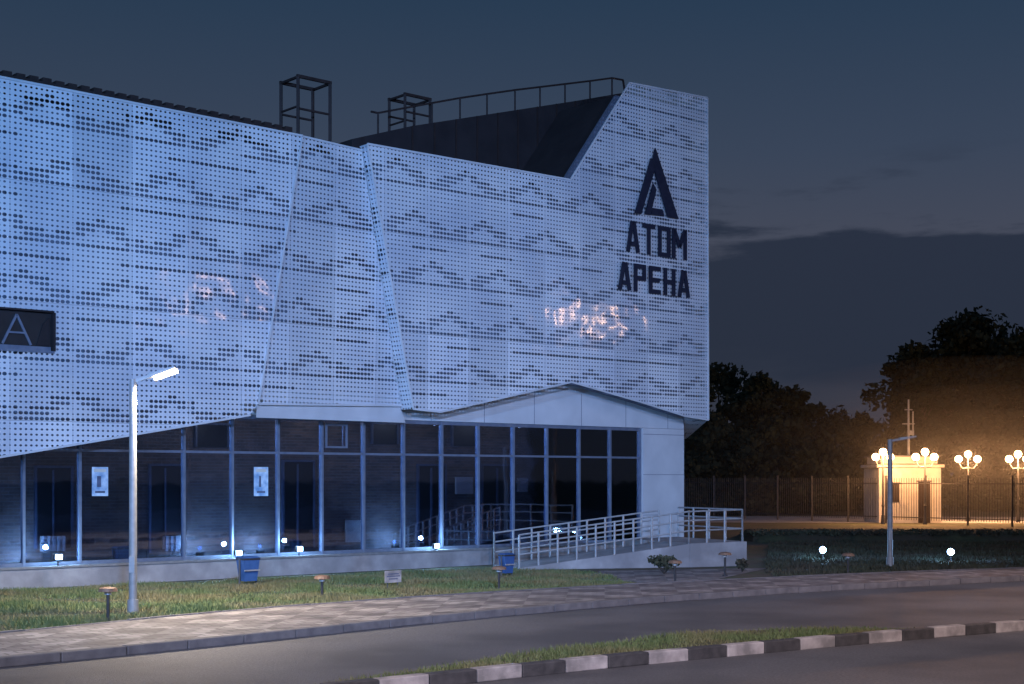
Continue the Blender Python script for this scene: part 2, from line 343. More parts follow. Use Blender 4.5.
for x0,y0,x1,y1 in ((36,468,70,548),(150,466,180,552),(283,462,312,548),(418,466,444,546),(482,466,512,545),(560,462,577,542),(590,460,604,540)):
    ipanel(x0,y0,x1,y1,io+.01,'black',.05,'frame')
    xm=(x0+x1)/2; ipanel(xm-.8,y0+2,xm+.8,y1-1,io+.07,'frame',.03)
for x0,y0,x1,y1 in ((196,425,226,447),(372,424,396,444),(452,426,474,446),(530,428,548,446)):
    ipanel(x0,y0,x1,y1,io+.01,'black',.05,'frame')
for x0,y0,x1,y1 in ((40,536,64,551),(162,536,180,549),(345,520,360,542),(455,477,472,494),(517,478,527,492)):
    ipanel(x0,y0,x1,y1,io+.1,'plaster',.06)
for x in (42,47,52,57,62,165,170,175): ipanel(x,536,x+2.5,551,io+.17,'white',.05)
for x0,x1 in ((92,108),(254,268)):
    ipanel(x0,467,x1,496,go+.012,'poster',.01); ipanel(x0+5,476,x1-7,487,go+.024,'paperink',.004); ipanel(x0+3,491,x1-3,493,go+.024,'paperink',.004); ipanel(x0+2,469,x1-2,472,go+.024,'plaster',.004)
idt.fbox(s0,sG1+.1,go-4,io-.05,gz0,4.7,'body')
idt.fbox(s0,sG1+.1,io+.05,go-.1,4.4,4.6,'body')
idt.build('interior_details',arena)
for k in range(8):  # added fill lamps with fittings, to brighten the brick behind the glass
    s_=s0+1.5+k*(sG1-s0-2)/7.2; lf=B(); lf.fbox(s_-.3,s_+.3,go-.8,go-.7,4.33,4.39,'frame'); lf.build('gallery_fill_fitting',arena)
    light('gallery_fill_light','POINT',fac(s_,go-.75,4.15),(28,13,10,32,36,20,18,16)[k],(1,.86,.78),radius=.12,parent=arena)
ro=-3.2
up=B(); p1=sz(352,139,ro);p2=sz(412,126,ro);p3=sz(575,101,ro);p4=sz(622,93,ro)
up.fprism([(p1[0],9),(p4[0],9),p4,p3,p2,p1],-20,ro,'roofdark')
for i in range(9):
    a=p2[0]+(p3[0]-p2[0])*i/8; z=p2[1]+(p3[1]-p2[1])*i/8; up.fbox(a-.02,a+.02,ro,ro+.03,9,z,'coping')
up.build('upper_roof_volume',arena)
cp=B()
n=int((sz(352,140)[0]-sL)/.3)
for i in range(n):
    a=sL+i*.3; z=top(a); f_=-.1 if a<seamLT[0]-.35 else -.71; cp.fbox(a,a+.2,-.95,f_,z-.2,z+.2+.02*random.random(),'coping')
for i in range(10):
    a=sL+(seamLT[0]-.3-sL)*i/10; b=sL+(seamLT[0]-.3-sL)*(i+1)/10
    cp.hexa([fac(a,-.09,top(a)-.25),fac(b,-.09,top(b)-.25),fac(b,-.6,top(b)-.25),fac(a,-.6,top(a)-.25),fac(a,-.09,top(a)+.12),fac(b,-.09,top(b)+.12),fac(b,-.6,top(b)+.12),fac(a,-.6,top(a)+.12)],'coping')
cp.build('roof_coping',arena)
def cage(x0,x1,ytop,ybot,o,dep,name):
    c=B(); a,zt=sz(x0,ytop,o); b=sz(x1,ytop,o)[0]; zb=sz(x0,ybot,o)[1]-.8
    for oo in (o,o-dep):
        for s_ in (a,b): c.beam(fac(s_,oo,zb),fac(s_,oo,zt),.08,mat='coping')
        c.beam(fac(a-.035,oo,zt),fac(b+.035,oo,zt),.08,mat='coping')
        c.beam(fac(a,oo,zt-(zt-zb-.8)*.62),fac(b,oo,zt-(zt-zb-.8)*.62),.05,mat='coping')
    for s_ in (a,b):
        c.beam(fac(s_,o,zt-.02),fac(s_,o-dep,zt-.02),.06,mat='coping')
    c.beam(fac(a,o,zt-.8),fac(a,o-dep,zt-.8),.045,mat='coping')
    c.build(name,arena)
cage(298,330,76,128,-1.6,.85,'roof_ladder_cage'); cage(405,430,94,122,-3.6,.8,'roof_hatch_cage')
rl=B(); ro2=-3.4
pts=[(378,131,113),(405,127,108),(432,122,103),(460,118,98),(487,113,94),(515,109,90),(540,105,87),(565,102,84),(590,98,81),(612,94,78)]
P=[]
for x,yb,yt in pts:
    a,zt=sz(x,yt,ro2); zb=sz(x,yb,ro2)[1]-.1; rl.beam(fac(a,ro2,zb),fac(a,ro2,zt),.055,mat='coping'); P.append((a,zt,zb))
for (a,z,_),(b,z2,_) in zip(P[:-1],P[1:]):
    rl.beam(fac(a,ro2,z),fac(b,ro2,z2),.055,mat='coping')
a,z,zb=P[-1]; e1=sz(623,80,ro2); e2=sz(627,92,ro2)
rl.beam(fac(a,ro2,z),fac(e1[0],ro2,e1[1]),.05,mat='coping'); rl.beam(fac(e1[0],ro2,e1[1]),fac(e2[0],ro2,e2[1]-.5),.05,mat='coping')
a,z,zb=P[0]; rl.beam(fac(a,ro2,z),fac(a-.25,ro2,z+.0),.05,mat='coping')
rl.build('roof_railing',arena)
lg=B(); lo=.13
def stroke(p,q_,w=.13): lg.beam(fac(p[0],lo,p[1]),fac(q_[0],lo,q_[1]),.05,w,N.cross((fac(q_[0],lo,q_[1])-fac(p[0],lo,p[1])).normalized()),'logo')
SL=lambda x,y: sz(x,y,lo)
def word(txt,x0,x1,yb,yt):
    s0_,zb=SL(x0,yb); zt=SL(x0,yt)[1]; s1_=SL(x1,yb)[0]
    n=len(txt); adv=(s1_-s0_)/n; w_=adv*.76; H=zt-zb; sw_=.13
    for k,ch in enumerate(txt):
        o_=s0_+k*adv+(adv-w_)/2; P_=lambda a,b:(o_+a*w_,zb+b*H)
        hx=sw_/2/w_; hy=sw_/2/H
        st={'A':[((hx*.7,0),(.44,1)),((.56,1),(1-hx*.7,0)),((.25,.27),(.75,.27))],
            'T':[((0,1-hy),(1,1-hy)),((.5,0),(.5,1-2*hy))],
            'O':[((hx,0),(hx,1)),((1-hx,0),(1-hx,1)),((2*hx,hy),(1-2*hx,hy)),((2*hx,1-hy),(1-2*hx,1-hy))],
            'M':[((0,0),(0,1)),((1,0),(1,1)),((.06,.96),(.5,.4)),((.94,.96),(.5,.4))],
            'P':[((hx,0),(hx,1)),((2*hx,1-hy),(1-2*hx,1-hy)),((1-hx,1),(1-hx,.42)),((2*hx,.42+hy),(1-2*hx,.42+hy))],
            'E':[((hx,0),(hx,1)),((2*hx,1-hy),(1,1-hy)),((2*hx,.5),(.9,.5)),((2*hx,hy),(1,hy))],
            'H':[((hx,0),(hx,1)),((1-hx,0),(1-hx,1)),((2*hx,.5),(1-2*hx,.5))]}[ch]
        for a,b in st: stroke(P_(*a),P_(*b),sw_)
word('ATOM',625,687,251,220); word('APEHA',617,691,289,261)
def lp(pts):
    pp=[SL(x,y) for x,y in pts]; lg.fprism(pp,lo-.03,lo+.03,'logo')
lp([(678,219),(668,217),(652,162),(655,148)]); lp([(635,213),(641,214),(655,168),(651,158)]); lp([(645,214),(650,215),(656,190),(653,184)])
lp([(664,216),(651,214.5),(652,208),(662,209.5)])
lg.build('wall_sign_letters',arena)
for k,(x,y) in enumerate(((58,557),(238,553),(299,549),(436,546))):
    o_=go+.33; a,z=sz(x,y,o_); u=B()
    u.fbox(a-.1,a+.1,o_-.05,o_+.05,z-.07,z+.07,'darksteel'); u.cyl(fac(a,o_,gz0),fac(a,o_,z-.05),.02,n=8,mat='darksteel')
    u.add([fac(a-.08,o_+.055,z-.055),fac(a+.08,o_+.055,z-.055),fac(a+.08,o_+.055,z+.055),fac(a-.08,o_+.055,z+.055)],[(0,1,2,3)],'ledblue')
    u.build('uplight_fitting',arena)
    light('uplight','POINT',fac(a,o_+.05,z+.2),95,(.35,.64,1),radius=.05,parent=arena)
    v_=B(); v_.fbox(a-.1,a+.1,io+.45,io+.55,gz0,gz0+.1,'darksteel'); v_.build('inner_fill_fitting',arena)  # second lamp and fitting added behind the glass to boost the uplighting
    light('inner_fill_light','POINT',fac(a,io+.5,gz0+.2),90,(.3,.58,1),radius=.05,parent=arena)

# ============================================================ RAMP
ramp_e=empty('access_ramp')
a0=G(520,570); a1=G(690,567.5); a2=G(747,566)
def back(p,d=1.7): return p+Vector((-.45,.9,0)).normalized()*d
z1=.66; z2=.7
r=B()
def quadprism(p,q,zp,zq,wd,mat):
    pb=back(p,wd); qb=back(q,wd)
    up_=lambda v,z: Vector((v.x,v.y,z))
    r.hexa([up_(p,0),up_(q,0),up_(qb,0),up_(pb,0),up_(p,zp),up_(q,zq),up_(qb,zq),up_(pb,zp)],mat)
quadprism(a0,a1,.05,z1,1.7,'concrete'); quadprism(a1,a2,z1+.01,z2,3.6,'concrete')
r.build('ramp_slab',ramp_e,bevel=.015)
rr=B()
def rail(p,q,zp,zq,n,h=.9):
    for i in range(n+1):
        f=i/n; b=p.lerp(q,f); z=zp+(zq-zp)*f
        rr.cyl((b.x,b.y,z-.03),(b.x,b.y,z+h),.03,n=8,mat='steel')
    for hh in (h,h*.72,h*.4):
        rr.cyl((p.x,p.y,zp+hh),(q.x,q.y,zq+hh),.024,n=8,mat='steel')
inset=Vector((-.02,.09,0))
rail(a0+inset,a1+inset,.05,z1,9); rail(a1+inset,a2+inset+Vector((-.1,0,0)),z1,z2,3)
rail(back(a0,1.6),back(a1,1.6),.05,z1,9)
e=a2+inset+Vector((-.1,0,0)); rail(e,back(e,3.3),z2,z2,4)
l0=G(494,563); rail(l0,back(a0,1.6),.02,.05,2)
rr.build('handrails',ramp_e,smooth=False)

# ============================================================ GROUND
gr=B(); gr.add([(-900,-300,0),(900,-300,0),(900,1500,0),(-900,1500,0)],[(0,1,2,3)],'ground'); gr.build('ground')
K1=[G(x,y) for x,y in ((-80,676),(0,667),(75,660),(200,648),(370,629),(500,616),(640,604),(800,592),(1100,577))]
K1=[K1[0]+Vector((-14,-13,0))]+K1+[K1[-1]+Vector((40,16,0))]
K2=[G(x,y) for x,y in ((-80,648),(0,640),(130,626),(260,613),(430,601),(600,590),(760,582),(950,574),(1100,569))]
K2=[K2[0]+Vector((-14,-12,0))]+K2+[K2[-1]+Vector((40,16,0))]
def rs(P,n):
    L=[0]
    for a,b in zip(P[:-1],P[1:]): L.append(L[-1]+(b-a).length)
    out=[]
    for k in range(n+1):
        d=L[-1]*k/n; i=0
        while i<len(L)-2 and L[i+1]<d: i+=1
        out.append(P[i].lerp(P[i+1],(d-L[i])/(L[i+1]-L[i])))
    return out
def resample(P,step):
    tot=sum((b-a).length for a,b in zip(P[:-1],P[1:])); return rs(P,max(2,int(tot/step)))
def smoothline(P,step=.6,it=14):
    R_=resample(P,step)
    for _ in range(it):
        R_=[R_[0]]+[(R_[i-1]+R_[i]*2+R_[i+1])/4 for i in range(1,len(R_)-1)]+[R_[-1]]
    return R_
k1=smoothline(K1); k2=smoothline(K2)
rd=B(); vs=[];off=Vector((.62,-.78,0))*48
for p in k1: vs+=[Vector((p.x,p.y,.004)),Vector((p.x+off.x,p.y+off.y,.004))]
rd.add(vs,[(2*i,2*i+1,2*i+3,2*i+2) for i in range(len(k1)-1)],'asphalt'); rd.build('road')
n=120; A1=rs(k1,n);A2=rs(k2,n); vs=[]
for p,q_ in zip(A1,A2): vs+=[Vector((p.x,p.y,.10)),Vector((q_.x,q_.y,.10)),Vector((q_.x,q_.y,-.05))]
sd=B(); sd.add(vs,[(3*i,3*i+3,3*i+4,3*i+1) for i in range(n)]+[(3*i+1,3*i+4,3*i+5,3*i+2) for i in range(n)],'paver'); sd.build('pavement')
def kerb(name,line,wd,ht,seg,mats,gap=.012,z0=0):
    kb=B(); R_=resample(line,seg)
    for i,(a,b) in enumerate(zip(R_[:-1],R_[1:])):
        d=(b-a).normalized(); a_=a+d*gap/2; b_=b-d*gap/2; zz=z0+ht/2+random.uniform(-.006,.006)
        kb.beam((a_.x,a_.y,zz),(b_.x,b_.y,zz),wd,ht,UP,mats[i%len(mats)])
    return kb.build(name,bevel=.014)
kerb('kerb',k1,.16,.135,1.0,['kerb'])
kerb('kerb',k2,.08,.12,1.0,['kerb'])
K3=[G(x,y) for x,y in ((330,700),(430,687),(560,672),(727,656),(880,642),(1024,630),(1200,617))]
K3=[K3[0]+Vector((-3,-2.0,0))]+K3+[K3[-1]+Vector((12,7,0))]; k3=smoothline(K3)
kerb('striped_kerb',k3,.17,.17,.7,['kwhite','kblack'])
K4=[G(x,y) for x,y in ((300,697),(390,681),(480,667),(600,650),(700,637),(790,632.5),(860,633),(930,634))]; k4=smoothline(K4,.5,6)
kerb('kerb',k4,.12,.1,1.0,['kerb'])
k3c=[p for p in k3 if k4[0].x-1<p.x<k4[-1].x+.2]
i3=rs(k3c,40); i4=rs(k4,40); vs=[]
for p,q_ in zip(i3,i4): vs+=[Vector((p.x,p.y,.085)),Vector((q_.x,q_.y,.085))]
isl=B(); isl.add(vs,[(2*i,2*i+2,2*i+3,2*i+1) for i in range(40)],'ground'); isl.build('island_lawn')
ap=B(); ap.add([G(560,586)+UP*.006,G(700,583)+UP*.006,G(770,568)+UP*.006,G(600,571)+UP*.006],[(0,1,2,3)],'paver'); ap.build('paved_apron')
def blades(name,poly,count,h0,h1,z0,wd=.012,mat='grass'):
    poly=np.array([(p.x,p.y) for p in poly]); mn=poly.min(0); mx=poly.max(0)
    pts=rng.uniform(mn,mx,(count*3,2)); ins=np.zeros(len(pts),bool); j=len(poly)-1
    for i in range(len(poly)):
        xi,yi=poly[i]; xj,yj=poly[j]
        c=((yi>pts[:,1])!=(yj>pts[:,1]))&(pts[:,0]<(xj-xi)*(pts[:,1]-yi)/(yj-yi+1e-12)+xi); ins^=c; j=i
    pts=pts[ins]
    f=np.sin(pts[:,0]*1.7+np.sin(pts[:,1]*1.1)*2)+np.sin(pts[:,1]*2.3+pts[:,0]*.6)
    keep=rng.uniform(-2.6,1.6,len(pts))<f+.3; pts=pts[keep][:count]; f=f[keep][:count]; n=len(pts)
    a=rng.uniform(0,math.pi,n); h=rng.uniform(h0,h1,n)*(1+.25*f); w_=wd*rng.uniform(.7,1.5,n)
    dx=np.cos(a)*w_; dy=np.sin(a)*w_; lx=rng.normal(0,.4,n)*h; ly=rng.normal(0,.4,n)*h
    V=np.zeros((n,3,3)); V[:,0,0]=pts[:,0]-dx;V[:,0,1]=pts[:,1]-dy;V[:,1,0]=pts[:,0]+dx;V[:,1,1]=pts[:,1]+dy
    V[:,2,0]=pts[:,0]+lx;V[:,2,1]=pts[:,1]+ly;V[:,:,2]=z0;V[:,2,2]=z0+h
    me=bpy.data.meshes.new(name); me.vertices.add(n*3); me.vertices.foreach_set('co',V.ravel()); me.loops.add(n*3); me.loops.foreach_set('vertex_index',np.arange(n*3,dtype=np.int32))
    me.polygons.add(n); me.polygons.foreach_set('loop_start',np.arange(0,n*3,3,dtype=np.int32)); me.polygons.foreach_set('loop_total',np.full(n,3,dtype=np.int32))
    me.materials.append(M[mat]); me.update(); me.validate(); o=bpy.data.objects.new(name,me); sc.collection.objects.link(o); return o
lawn=[Vector((p.x-.05,p.y+.06,0)) for p in k2 if -18<p.x<3.5]
poly=lawn+[G(600,573),G(500,569),G(250,580),G(0,592),G(-90,597)]
blades('lawn_grass',poly,150000,.04,.10,0,.011)
blades('island_grass',[Vector((p.x,p.y+.12,0)) for p in i3]+[Vector((p.x,p.y-.05,0)) for p in i4][::-1],26000,.04,.09,.08,.009)
rightl=[Vector((p.x,p.y+.1,0)) for p in k2 if 6.2<p.x<26]+[G(1090,536),G(770,536),G(765,572)]
blades('verge_grass',rightl,60000,.05,.14,0,.02,'dgrass')

# ============================================================ STREET FURNITURE
def led_street_lamp(base,h,armx,lit,col=None):
    e_=empty('street_lamp'); b=B()
    b.cyl(base,base+UP*.25,.11,.1,16,'pole'); b.cyl(base+UP*.25,base+UP*(h),.075,.065,16,'pole'); b.box(base+UP*.9+Vector((0,-.08,0)),(.1,.02,.3),'pole')
    b.build('pole',e_,smooth=False)
    a=B(); p=base+UP*(h-.05); d=Vector(armx); du=d.normalized()
    a.beam(p-du*.06,p+d*.42,.07,.06,UP,'pole'); a.build('arm',e_)
    hd=B(); q0=p+d*.38; q1=p+d*1.0; side=du.cross(UP).normalized(); nn=side.cross(du)
    w0,w1=.07,.13
    c=[q0-side*w0-nn*.03,q1-side*w1-nn*.02,q1+side*w1-nn*.02,q0+side*w0-nn*.03,q0-side*w0+nn*.05,q1-side*w1+nn*.02,q1+side*w1+nn*.02,q0+side*w0+nn*.05]
    hd.hexa(c,'pole')
    if lit:
        l0_=q0.lerp(q1,.15)
        hd.hexa([l0_-side*.09-nn*.1,q1-side*.135-nn*.09,q1+side*.135-nn*.09,l0_+side*.09-nn*.1,l0_-side*.09-nn*.034,q1-side*.135-nn*.024,q1+side*.135-nn*.024,l0_+side*.09-nn*.034],'ledwarm')
    hd.build('lamp_head',e_)
    if lit: light('lamp_light','SPOT',q0.lerp(q1,.5)-UP*.17,2500,(1,.82,.62),target=q0.lerp(q1,.5)-UP*3,radius=.12,spot=160,blend=.6,parent=e_)
    return e_
led_street_lamp(G(133,613),4.33,(.78,.05,.27),True)
led_street_lamp(G(890,566),3.6,(.72,.05,.13),False)
def high_lamp(base,h,tow):
    e_=empty('street_lamp'); b=B(); base=Vector(base)
    b.cyl(base,base+UP*h,.11,.07,14,'steel'); b.build('pole',e_)
    a=B(); side=Vector((-tow.y,tow.x,0)).normalized()
    hd=B()
    for sg,l in ((-1,.9),(1,.9)):
        dv=(side*sg+tow*.5).normalized()
        q0=base+UP*(h-.1); q1=q0+dv*l+UP*.15; a.cyl(q0,q1,.035,n=8,mat='steel')
        hd.hexa([q1-side*.15-tow*.1-UP*.06,q1+side*.15-tow*.1-UP*.06,q1+side*.15+tow*.35-UP*.02,q1-side*.15+tow*.35-UP*.02,q1-side*.15-tow*.1+UP*.08,q1+side*.15-tow*.1+UP*.08,q1+side*.12+tow*.3+UP*.12,q1-side*.12+tow*.3+UP*.12],'steel')
        c=q1+tow*.4+UP*-.02
        hd.add([c-side*.2-UP*.16,c+side*.2-UP*.16,c+side*.2+UP*.14,c-side*.2+UP*.14],[(0,1,2,3)],'sodium')
    a.build('arms',e_); hd.build('lamp_heads',e_)
    return e_
tw=Vector((-.85,.35,0)).normalized()
high_lamp((25.7,22.3,0),11.2,tw); high_lamp((30.5,40.0,0),10.1,Vector((-1,.1,0)).normalized())
def bollard(x,yt,yb):
    b=B(); p=G(x,yb); h=(yb-yt)/F*p.y
    b.cyl(p,p+UP*(h-.12),.028,n=10,mat='darksteel'); b.cyl(p,p+UP*.03,.07,n=12,mat='darksteel')
    b.cyl(p+UP*(h-.13),p+UP*(h-.075),.06,.06,12,'steel'); b.cyl(p+UP*(h-.075),p+UP*(h-.02),.17,.15,16,'wood'); b.cyl(p+UP*(h-.02),p+UP*h,.15,.07,16,'wood')
    b.build('garden_light')
for t_ in ((108,587,623),(322,575,599),(499,566,590),(675,560,583),(725,552,576),(848,553,575)): bollard(*t_)
def bin_(x0,x1,yt,yb):
    b=B(); p=G((x0+x1)/2,yb); w_=(x1-x0)/F*p.y; h=(yb-yt)/F*p.y; ax=D
    hw=w_/2*.8
    for a in (-1,1):
        b.beam(p+ax*a*hw+UP*0,p+ax*a*hw+UP*h*.92,.04,mat='darksteel')
    def ring(z,s_): return [p+ax*sx*hw*s_+N*sy*hw*s_*.8+UP*z for sx,sy in ((-1,-1),(1,-1),(1,1),(-1,1))]
    lo_=ring(h*.2,.72); hi=ring(h*.88,.95); b.add(lo_+hi,[(0,1,2,3),(0,4,5,1),(1,5,6,2),(2,6,7,3),(3,7,4,0)],'bluep')
    rim=ring(h*.88,1.0); rim2=ring(h*.94,1.0)
    b.add(rim+rim2,[(0,4,5,1),(1,5,6,2),(2,6,7,3),(3,7,4,0),(4,7,6,5)],'darksteel')
    li=ring(h*.94,1.05); l2=ring(h,.7); b.add(li+l2,[(0,1,5,4),(1,2,6,5),(2,3,7,6),(3,0,4,7),(4,5,6,7)],'bluep')
    b.beam(p-ax*hw*.9+N*hw*.85+UP*h*.55,p+ax*hw*.9+N*hw*.85+UP*h*.55,.03,mat='steel')
    b.beam(p-ax*(hw+.05)+UP*.02,p+ax*(hw+.05)+UP*.02,.25,.04,mat='kerb')
    b.build('litter_bin')
bin_(236,260,556,587); bin_(498,515,553,578)
sg=B(); p=G(393,590); d_=p.y/F
sg.box(p+UP*.3,(20*d_,.02,12*d_),'kwhite',D)
for a in (-.14,.14): sg.beam(p+D*a-N*.02,p+D*a-N*.02+UP*.4,.025,mat='darksteel')
for z,w_ in ((.36,.3),(.31,.36),(.25,.24)): sg.box(p+N*.013+UP*z,(w_,.006,.022),'paperink',D)
sg.build('lawn_sign')
def ground_flood(x,y):
    e_=empty('ground_floodlight'); b=B(); p=G(x,y+10); c=p+UP*(10/F*p.y); v=(Vector((0,0,CH))-c).normalized(); v=Vector((v.x-.15,v.y,0.1)).normalized()
    b.cyl(p,c-UP*.06,.02,n=8,mat='darksteel'); b.cyl(c-v*.1,c+v*.04,.07,.11,14,'darksteel'); b.cyl(p,p+UP*.03,.1,n=12,mat='darksteel')
    b.cyl(c+v*.041,c+v*.05,.1,.1,14,'ledblue'); b.build('fitting',e_)
    light('floodlight_beam','POINT',c+v*.3+UP*.15,100,(.3,.55,1),radius=.08,parent=e_)
ground_flood(823,550); ground_flood(951,552)

# ============================================================ FENCE, BANK, KIOSK, LAMPS
f0=G(684,517); f1=G(1120,530); fb=B(); ln=(f1-f0).length; d=(f1-f0)/ln; fh=2.45
n=int(ln/.16)
for i in range(n):
    p=f0+d*i*.16; fb.beam(p+UP*.2,p+UP*(fh+.05),.025,mat='darksteel')
for z in (.35,fh-.25): fb.beam(f0+UP*z,f1+UP*z,.05,mat='darksteel')
for i in range(int(ln/2.6)+1):
    p=f0+d*i*2.6; fb.beam(p,p+UP*(fh+.15),.09,mat='darksteel'); fb.box(p+UP*(fh+.17),(.12,.12,.04),'darksteel')
fb.build('metal_fence')
kd=empty('gatehouse'); kb=B(); ky=79.; kx=lambda px:(px-512)/F*ky; kz=lambda py: CH+(HY-py)/F*ky
x0,x1=kx(879),kx(941)
kb.box(((x0+x1)/2,ky+1.7,kz(468)/2),(x1-x0,3.4,kz(468)),'plaster')
kb.box(((x0+x1)/2,ky+1.7,kz(466)),(x1-x0+.3,3.7,.16),'plaster')
kb.box(((x0+x1)/2,ky+1.7,kz(460)),(x1-x0-.3,3.1,.4),'plaster'); kb.box(((x0+x1)/2,ky+1.7,kz(456)),(x1-x0,3.4,.08),'kerb')
for i in range(12):
    a=x0+(x1-x0)*(i+.5)/12; kb.box((a,ky-.012,kz(470)/2),(.035,.02,kz(470)-.2),'plaster')
kb.build('walls',kd)
kw=B()
for a,b,yt,yb in ((888,899,484,502),(918,930,482,526)):
    kw.box((kx((a+b)/2),ky-.03,(kz(yt)+kz(yb))/2),(kx(b)-kx(a),.03,kz(yt)-kz(yb)),'coping'); kw.box((kx((a+b)/2),ky-.05,kz(yt)+.05),(kx(b)-kx(a)+.15,.06,.08),'kerb')
kw.build('openings',kd)
am=B(); p=Vector((kx(916),ky+1.5,kz(457)))
am.cyl(p,p+UP*(kz(398)-kz(457)),.08,.05,8,'pole'); am.beam(p+UP*1.9-Vector((.35,0,0)),p+UP*1.9+Vector((.35,0,0)),.06,mat='pole'); am.beam(p+UP*2.7-Vector((.22,0,0)),p+UP*2.7+Vector((.22,0,0)),.06,mat='pole')
am.cyl(p+UP*1.1+Vector((.25,0,0)),p+UP*2.6+Vector((.25,0,0)),.04,n=6,mat='pole'); am.box(p+UP*1.4+Vector((.12,0,0)),(.35,.2,.25),'pole')
am.build('antenna_mast',kd)
def globe_lamp(x,y,depth,ng=3,spread=.62,en=700):
    e_=empty('park_lamp'); b=B(); X=(x-512)/F*depth; zt=CH+(HY-y)/F*depth; p=Vector((X,depth,0))
    b.cyl(p,p+UP*.5,.13,.09,12,'darksteel'); b.cyl(p+UP*.5,p+UP*(zt-.3),.06,.045,10,'darksteel'); b.sphere(p+UP*1.0,.09,'darksteel',8)
    g=B()
    offs=[(-spread,0),(spread,0)]+([(0,.28)] if ng>2 else [])
    for ox,oz in offs:
        c=p+Vector((ox,0,0))+UP*(zt+oz)
        b.cyl(p+UP*(zt-.5),p+Vector((ox*.6,0,0))+UP*(zt-.55),.03,n=8,mat='darksteel'); b.cyl(p+Vector((ox*.6,0,0))+UP*(zt-.55),c-UP*.22,.03,n=8,mat='darksteel')
        b.cyl(c-UP*.26,c-UP*.18,.1,.12,10,'darksteel'); g.sphere(c,.21,'globe',12); b.cyl(c+UP*.19,c+UP*.27,.08,.02,8,'darksteel')
    b.build('post',e_); g.build('globes',e_,smooth=True)
    light('globe_light','POINT',p+Vector((0,-.45,zt-.1)),en,(1,.46,.18),radius=.2,parent=e_)
globe_lamp(883,457,77,3,.4,1200); globe_lamp(925,457,76.5,3,.5,1300); globe_lamp(968,459,82,3,.55,1800); globe_lamp(1018,459,80,3,.5,1800); globe_lamp(1085,458,84,3,.55,1000)
pt=B(); pt.add([(8,80,.006),(60,76,.006),(60,88,.006),(8,94,.006)],[(0,1,2,3)],'concrete'); pt.build('path')
def leafy(b,c,rx,ry,rz,n,size,mat='leaf',core=.35):
    v=rng.normal(size=(n,3)); v/=np.linalg.norm(v,axis=1)[:,None]; r_=rng.uniform(core,1,n)**.5
    P_=v*r_[:,None]*np.array([rx,ry,rz])+np.array(c)
    A_=rng.normal(size=(n,3)); A_/=np.linalg.norm(A_,axis=1)[:,None]; T_=np.cross(A_,rng.normal(size=(n,3))); T_/=np.linalg.norm(T_,axis=1)[:,None]+1e-9
    S_=(size*rng.uniform(.6,1.3,n))[:,None]
    V=np.stack([P_-A_*S_,P_+T_*S_*.6,P_+A_*S_,P_-T_*S_*.6],1).reshape(-1,3)
    b.add([tuple(x) for x in V.tolist()],[(4*i,4*i+1,4*i+2,4*i+3) for i in range(n)],mat)
gb=B(); q0=G(748,541); q1=G(1160,541); nb_=60; vs=[]
prof=[(-1.6,0),(-.9,.22),(-.2,.36),(.8,.4),(2.2,.36),(4,.05)]
for i in range(nb_+1):
    p=q0.lerp(q1,i/nb_); e_=.0 if i==0 else 1
    for (dy,z) in prof: vs.append((p.x+random.uniform(-.1,.1),p.y+dy,.005+z*e_*(1+.12*math.sin(i*.9+dy))))
k_=len(prof); gb.add([Vector(v) for v in vs],[(i*k_+j,(i+1)*k_+j,(i+1)*k_+j+1,i*k_+j+1) for i in range(nb_) for j in range(k_-1)],'ground')
for i in range(700):
    p=q0.lerp(q1,random.random()); leafy(gb,(p.x,p.y+random.uniform(-1,1.5),.34),.2,.2,.1,8,.07,'dgrass')
gb.build('grass_bank')
def bush(px,py,r,h,n=260):
    b=B(); p=G(px,py)
    for k in range(6): b.cyl(p,p+Vector((random.uniform(-r,r)*.6,random.uniform(-r,r)*.6,h*.7)),.015,.006,6,'bark')
    for k in range(7): leafy(b,(p.x+random.uniform(-r,r)*.6,p.y+random.uniform(-r,r)*.6,h*random.uniform(.35,.8)),r*.45,r*.45,h*.25,n//7,.06,'dgrass')
    b.build('shrub')
bush(664,574,.5,.5,420); bush(742,572,.25,.35,150)
def tree(b,x,y,h,r,nc=26,per=90,leaf=.26,low=.25):
    base=Vector((x,y,0)); th=h*.45
    lean=Vector((random.uniform(-.3,.3),random.uniform(-.3,.3),0)); tp=base+lean+UP*th
    b.cyl(base,tp,.022*h,.012*h,9,'bark'); b.cyl(tp,tp+lean+UP*h*.38,.012*h,.004*h,7,'bark')
    for k in range(nc):
        a=random.uniform(0,6.283); zz=random.uniform(low,1.0); prof=math.sin(min(1,(1.02-zz)/(1.02-low)*1.0+.12)*math.pi*.62)**.8
        rr_=r*prof*random.uniform(.1,1.0); c=Vector((x+math.cos(a)*rr_,y+math.sin(a)*rr_,h*zz-.5))
        st=base+lean*.8+UP*min(th*1.3,max(h*.2,c.z-h*.18)); b.cyl(st,c,.005*h,.0015*h,5,'bark')
        cr=r*random.uniform(.17,.36); leafy(b,c,cr,cr,cr*random.uniform(.6,.9),per,leaf,core=.02)
tb=B()
for px,ty,dp,rr_ in ((700,385,98,3.6),(738,368,104,4.2),(775,378,100,3.8),(812,398,102,3.6),(846,412,104,3.3),(872,420,100,2.8),(668,392,104,4),(725,420,92,3),(795,425,93,3),(760,440,90,3),(835,440,92,3),(700,440,90,3)):
    h=CH+(HY-ty)/F*dp+.5; tree(tb,(px-512)/F*dp,dp+6,h*1.05,rr_,50,110,.25,.06)
tb.build('distant_tree_row')
for px,ty,dp,rr_ in ((918,350,110,4.4),(968,326,116,6.4),(1032,338,110,6),(1095,330,116,6)):
    b=B(); h=CH+(HY-ty)/F*dp+.5; tree(b,(px-512)/F*dp,dp,h,rr_,110,150,.28,.06); b.build('tree')
ft=B()
